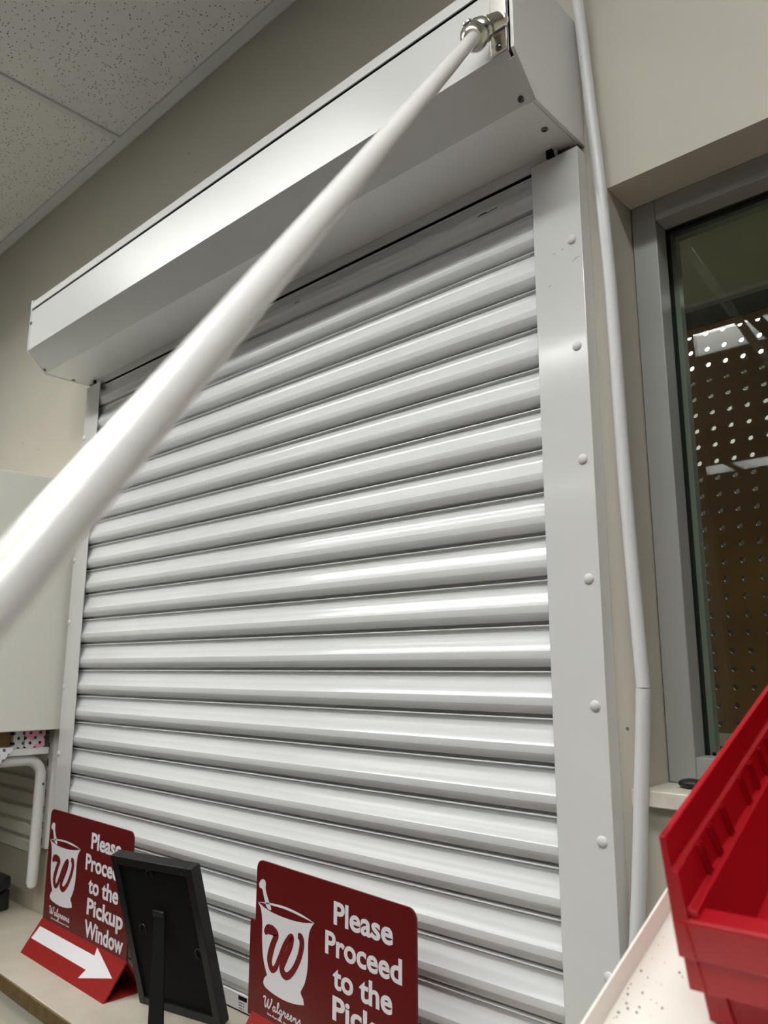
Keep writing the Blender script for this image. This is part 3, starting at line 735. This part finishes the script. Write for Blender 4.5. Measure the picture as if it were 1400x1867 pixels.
def make_bin(offset, back, label):
    o_ = tr(0.0, back, offset)
    r = thing('storage_bin', label, 'bin', tuple(o_), group=None, local=True)
    mm = Matrix((V, U, Wd)).transposed().to_4x4(); r.rotation_euler = mm.to_euler()
    Wb, Lb = 0.168, 0.285
    # left wall cross-section (v, w): outer skin then inner skin
    prof = [(0.0040, 0.0), (0.0045, 0.0420), (0.0052, 0.0455), (0.0052, 0.0640), (0.0, 0.0665), (0.0, 0.0840), (0.0034, 0.0840), (0.0036, 0.0672),
            (0.0062, 0.0660), (0.0078, 0.0466), (0.0124, 0.0458), (0.0170, 0.0)]
    mb = MB()
    for side in (0, 1):
        pf_ = prof if side == 0 else [(Wb - a, b) for a, b in prof]
        A_, B_ = [], []
        u0 = lambda z: 0.0035 + (0.004 if z < 0.04 else 0)
        mb.prism(pf_, 0.0, 1.0, lambda p, q, t: (p, (0.003 + 0.005 * min(1, max(0, 0.042 - q) / 0.018)) if t < 0.5 else Lb - 0.0 - 0.006 * max(0, 0.0840 - q) / 0.084, q))
    mb.box(0.0150, Wb - 0.0150, 0.020, Lb - 0.006, 0.0, 0.0026)
    # front wall and its overhanging lip
    mb.prism([(0.0095, 0.0), (0.0085, 0.0240), (0.0080, 0.0405), (0.0150, 0.0405), (0.0215, 0.0240), (0.0230, 0.0)], 0.0042, Wb - 0.0042, lambda p, q, t: (t, p, q))
    mb.prism([(0.0, 0.0215), (-0.0004, 0.0226), (0.0, 0.0410), (0.0016, 0.0424), (0.0132, 0.0424), (0.0150, 0.0410), (0.0150, 0.0385), (0.0022, 0.0385), (0.0022, 0.0215)], 0.0, Wb, lambda p, q, t: (t, p, q))
    # short upright returns joining the lip to the side walls
    for x0, x1 in ((0.0, 0.0036), (Wb - 0.0036, Wb)):
        mb.hexa([(x0, 0.0002, 0.0385), (x1, 0.0002, 0.0385), (x1, 0.0150, 0.0385), (x0, 0.0150, 0.0385), (x0, 0.0030, 0.0840), (x1, 0.0030, 0.0840), (x1, 0.0150, 0.0840), (x0, 0.0150, 0.0840)])
    for sgn in (0, 1):
        xa, xb = (0.0030, 0.0082) if sgn == 0 else (Wb - 0.0082, Wb - 0.0030)
        mb.hexa([(xa, 0.0004, 0.0400), (xb, 0.0004, 0.0400), (xb, 0.0150, 0.0400), (xa, 0.0150, 0.0400), (xa, 0.0020, 0.0662), (xb - 0.0015 * (sgn == 0), 0.0020, 0.0662), (xb - 0.0015 * (sgn == 0), 0.0150, 0.0662), (xa, 0.0150, 0.0662)])
    # corner ribs under the lip and on the front
    for x in (0.0075, Wb - 0.0095):
        mb.hexa([(x, -0.0010, 0.0215), (x + 0.0018, -0.0010, 0.0215), (x + 0.0018, 0.003, 0.0215), (x, 0.003, 0.0215),
                 (x - 0.0022, -0.0012, 0.0405), (x - 0.0004, -0.0012, 0.0405), (x - 0.0004, 0.003, 0.0405), (x - 0.0022, 0.003, 0.0405)])
        mb.hexa([(x + 0.0045, 0.0085, 0.002), (x + 0.006, 0.0085, 0.002), (x + 0.006, 0.022, 0.002), (x + 0.0045, 0.022, 0.002),
                 (x + 0.001, 0.0075, 0.0225), (x + 0.0025, 0.0075, 0.0225), (x + 0.0025, 0.0200, 0.0225), (x + 0.001, 0.0200, 0.0225)])
    # back wall
    mb.prism([(Lb - 0.0060, 0.0), (Lb, 0.0840), (Lb - 0.003, 0.0840), (Lb - 0.0090, 0.0)], 0.001, Wb - 0.001, lambda p, q, t: (t, p, q))
    shell = mb.build('shell', M['bin'], r, bevel=0.0005, merge=False)
    # divider ribs, in pairs, on both inner walls
    for u_ in (0.0353, 0.0549, 0.0784, 0.1186, 0.1400, 0.1624, 0.1818, 0.2100, 0.2350, 0.2600):
        mb = MB()
        for dd in (-0.0017, 0.0017):
            q = []
            for z, x in ((0.0462, 0.0076), (0.0652, 0.0060)):
                uu = u_ + dd + (0.0045 if z < 0.05 else 0)
                for a, b in ((x, -0.0010), (x + 0.0024, -0.0004), (x + 0.0024, 0.0004), (x, 0.0010)):
                    q.append((a, uu + b, z))
            mb.hexa(q)
        mb.build('divider_rib', M['bin'], r, merge=False)
    return r
make_bin(0.0004, 0.005, 'lower red plastic bin of the stack, standing directly on the cream sloping shelf')
make_bin(0.0214, 0.0, 'upper red plastic bin nested in the one below, its open inside showing')

# ================================================================== CEILING LIGHTS (reflected in glass and paint)
def light(x0, x1, yc, label, group):
    r = thing('ceiling_light', label, 'ceiling light', ((x0 + x1) / 2, yc, CZ + 0.004), group=group)
    z0, z1, y0, y1 = CZ + 0.004, CZ + 0.100, yc - LW, yc + LW
    mb = MB()
    mb.box(x0, x1, y0, y0 + 0.003, z0, z1); mb.box(x0, x1, y1 - 0.003, y1, z0, z1); mb.box(x0, x0 + 0.003, y0, y1, z0, z1); mb.box(x1 - 0.003, x1, y0, y1, z0, z1)
    mb.box(x0, x1, y0, y1, z1, z1 + 0.004)
    mb.build('housing', M['lampmetal'], r, merge=False)
    MB().box(x0 + 0.006, x1 - 0.006, y0 + 0.006, y1 - 0.006, z1 - 0.012, z1 - 0.0005).build('diffuser', M['diffuser'], r)
TXT = ('recessed strip light in the ceiling just above the top edge of the photo',
       'recessed strip light showing as the larger pale reflection high in the window glass',
       'recessed strip light showing as the thin pale reflection halfway down the window glass')
for (yc, xs), lb_, gp in zip(ROWS, TXT, ('strip lights above the photo', 'strip lights of the nearer reflected row', 'strip lights of the farther reflected row')):
    for x in xs: light(x, x + LL, yc, lb_, gp)
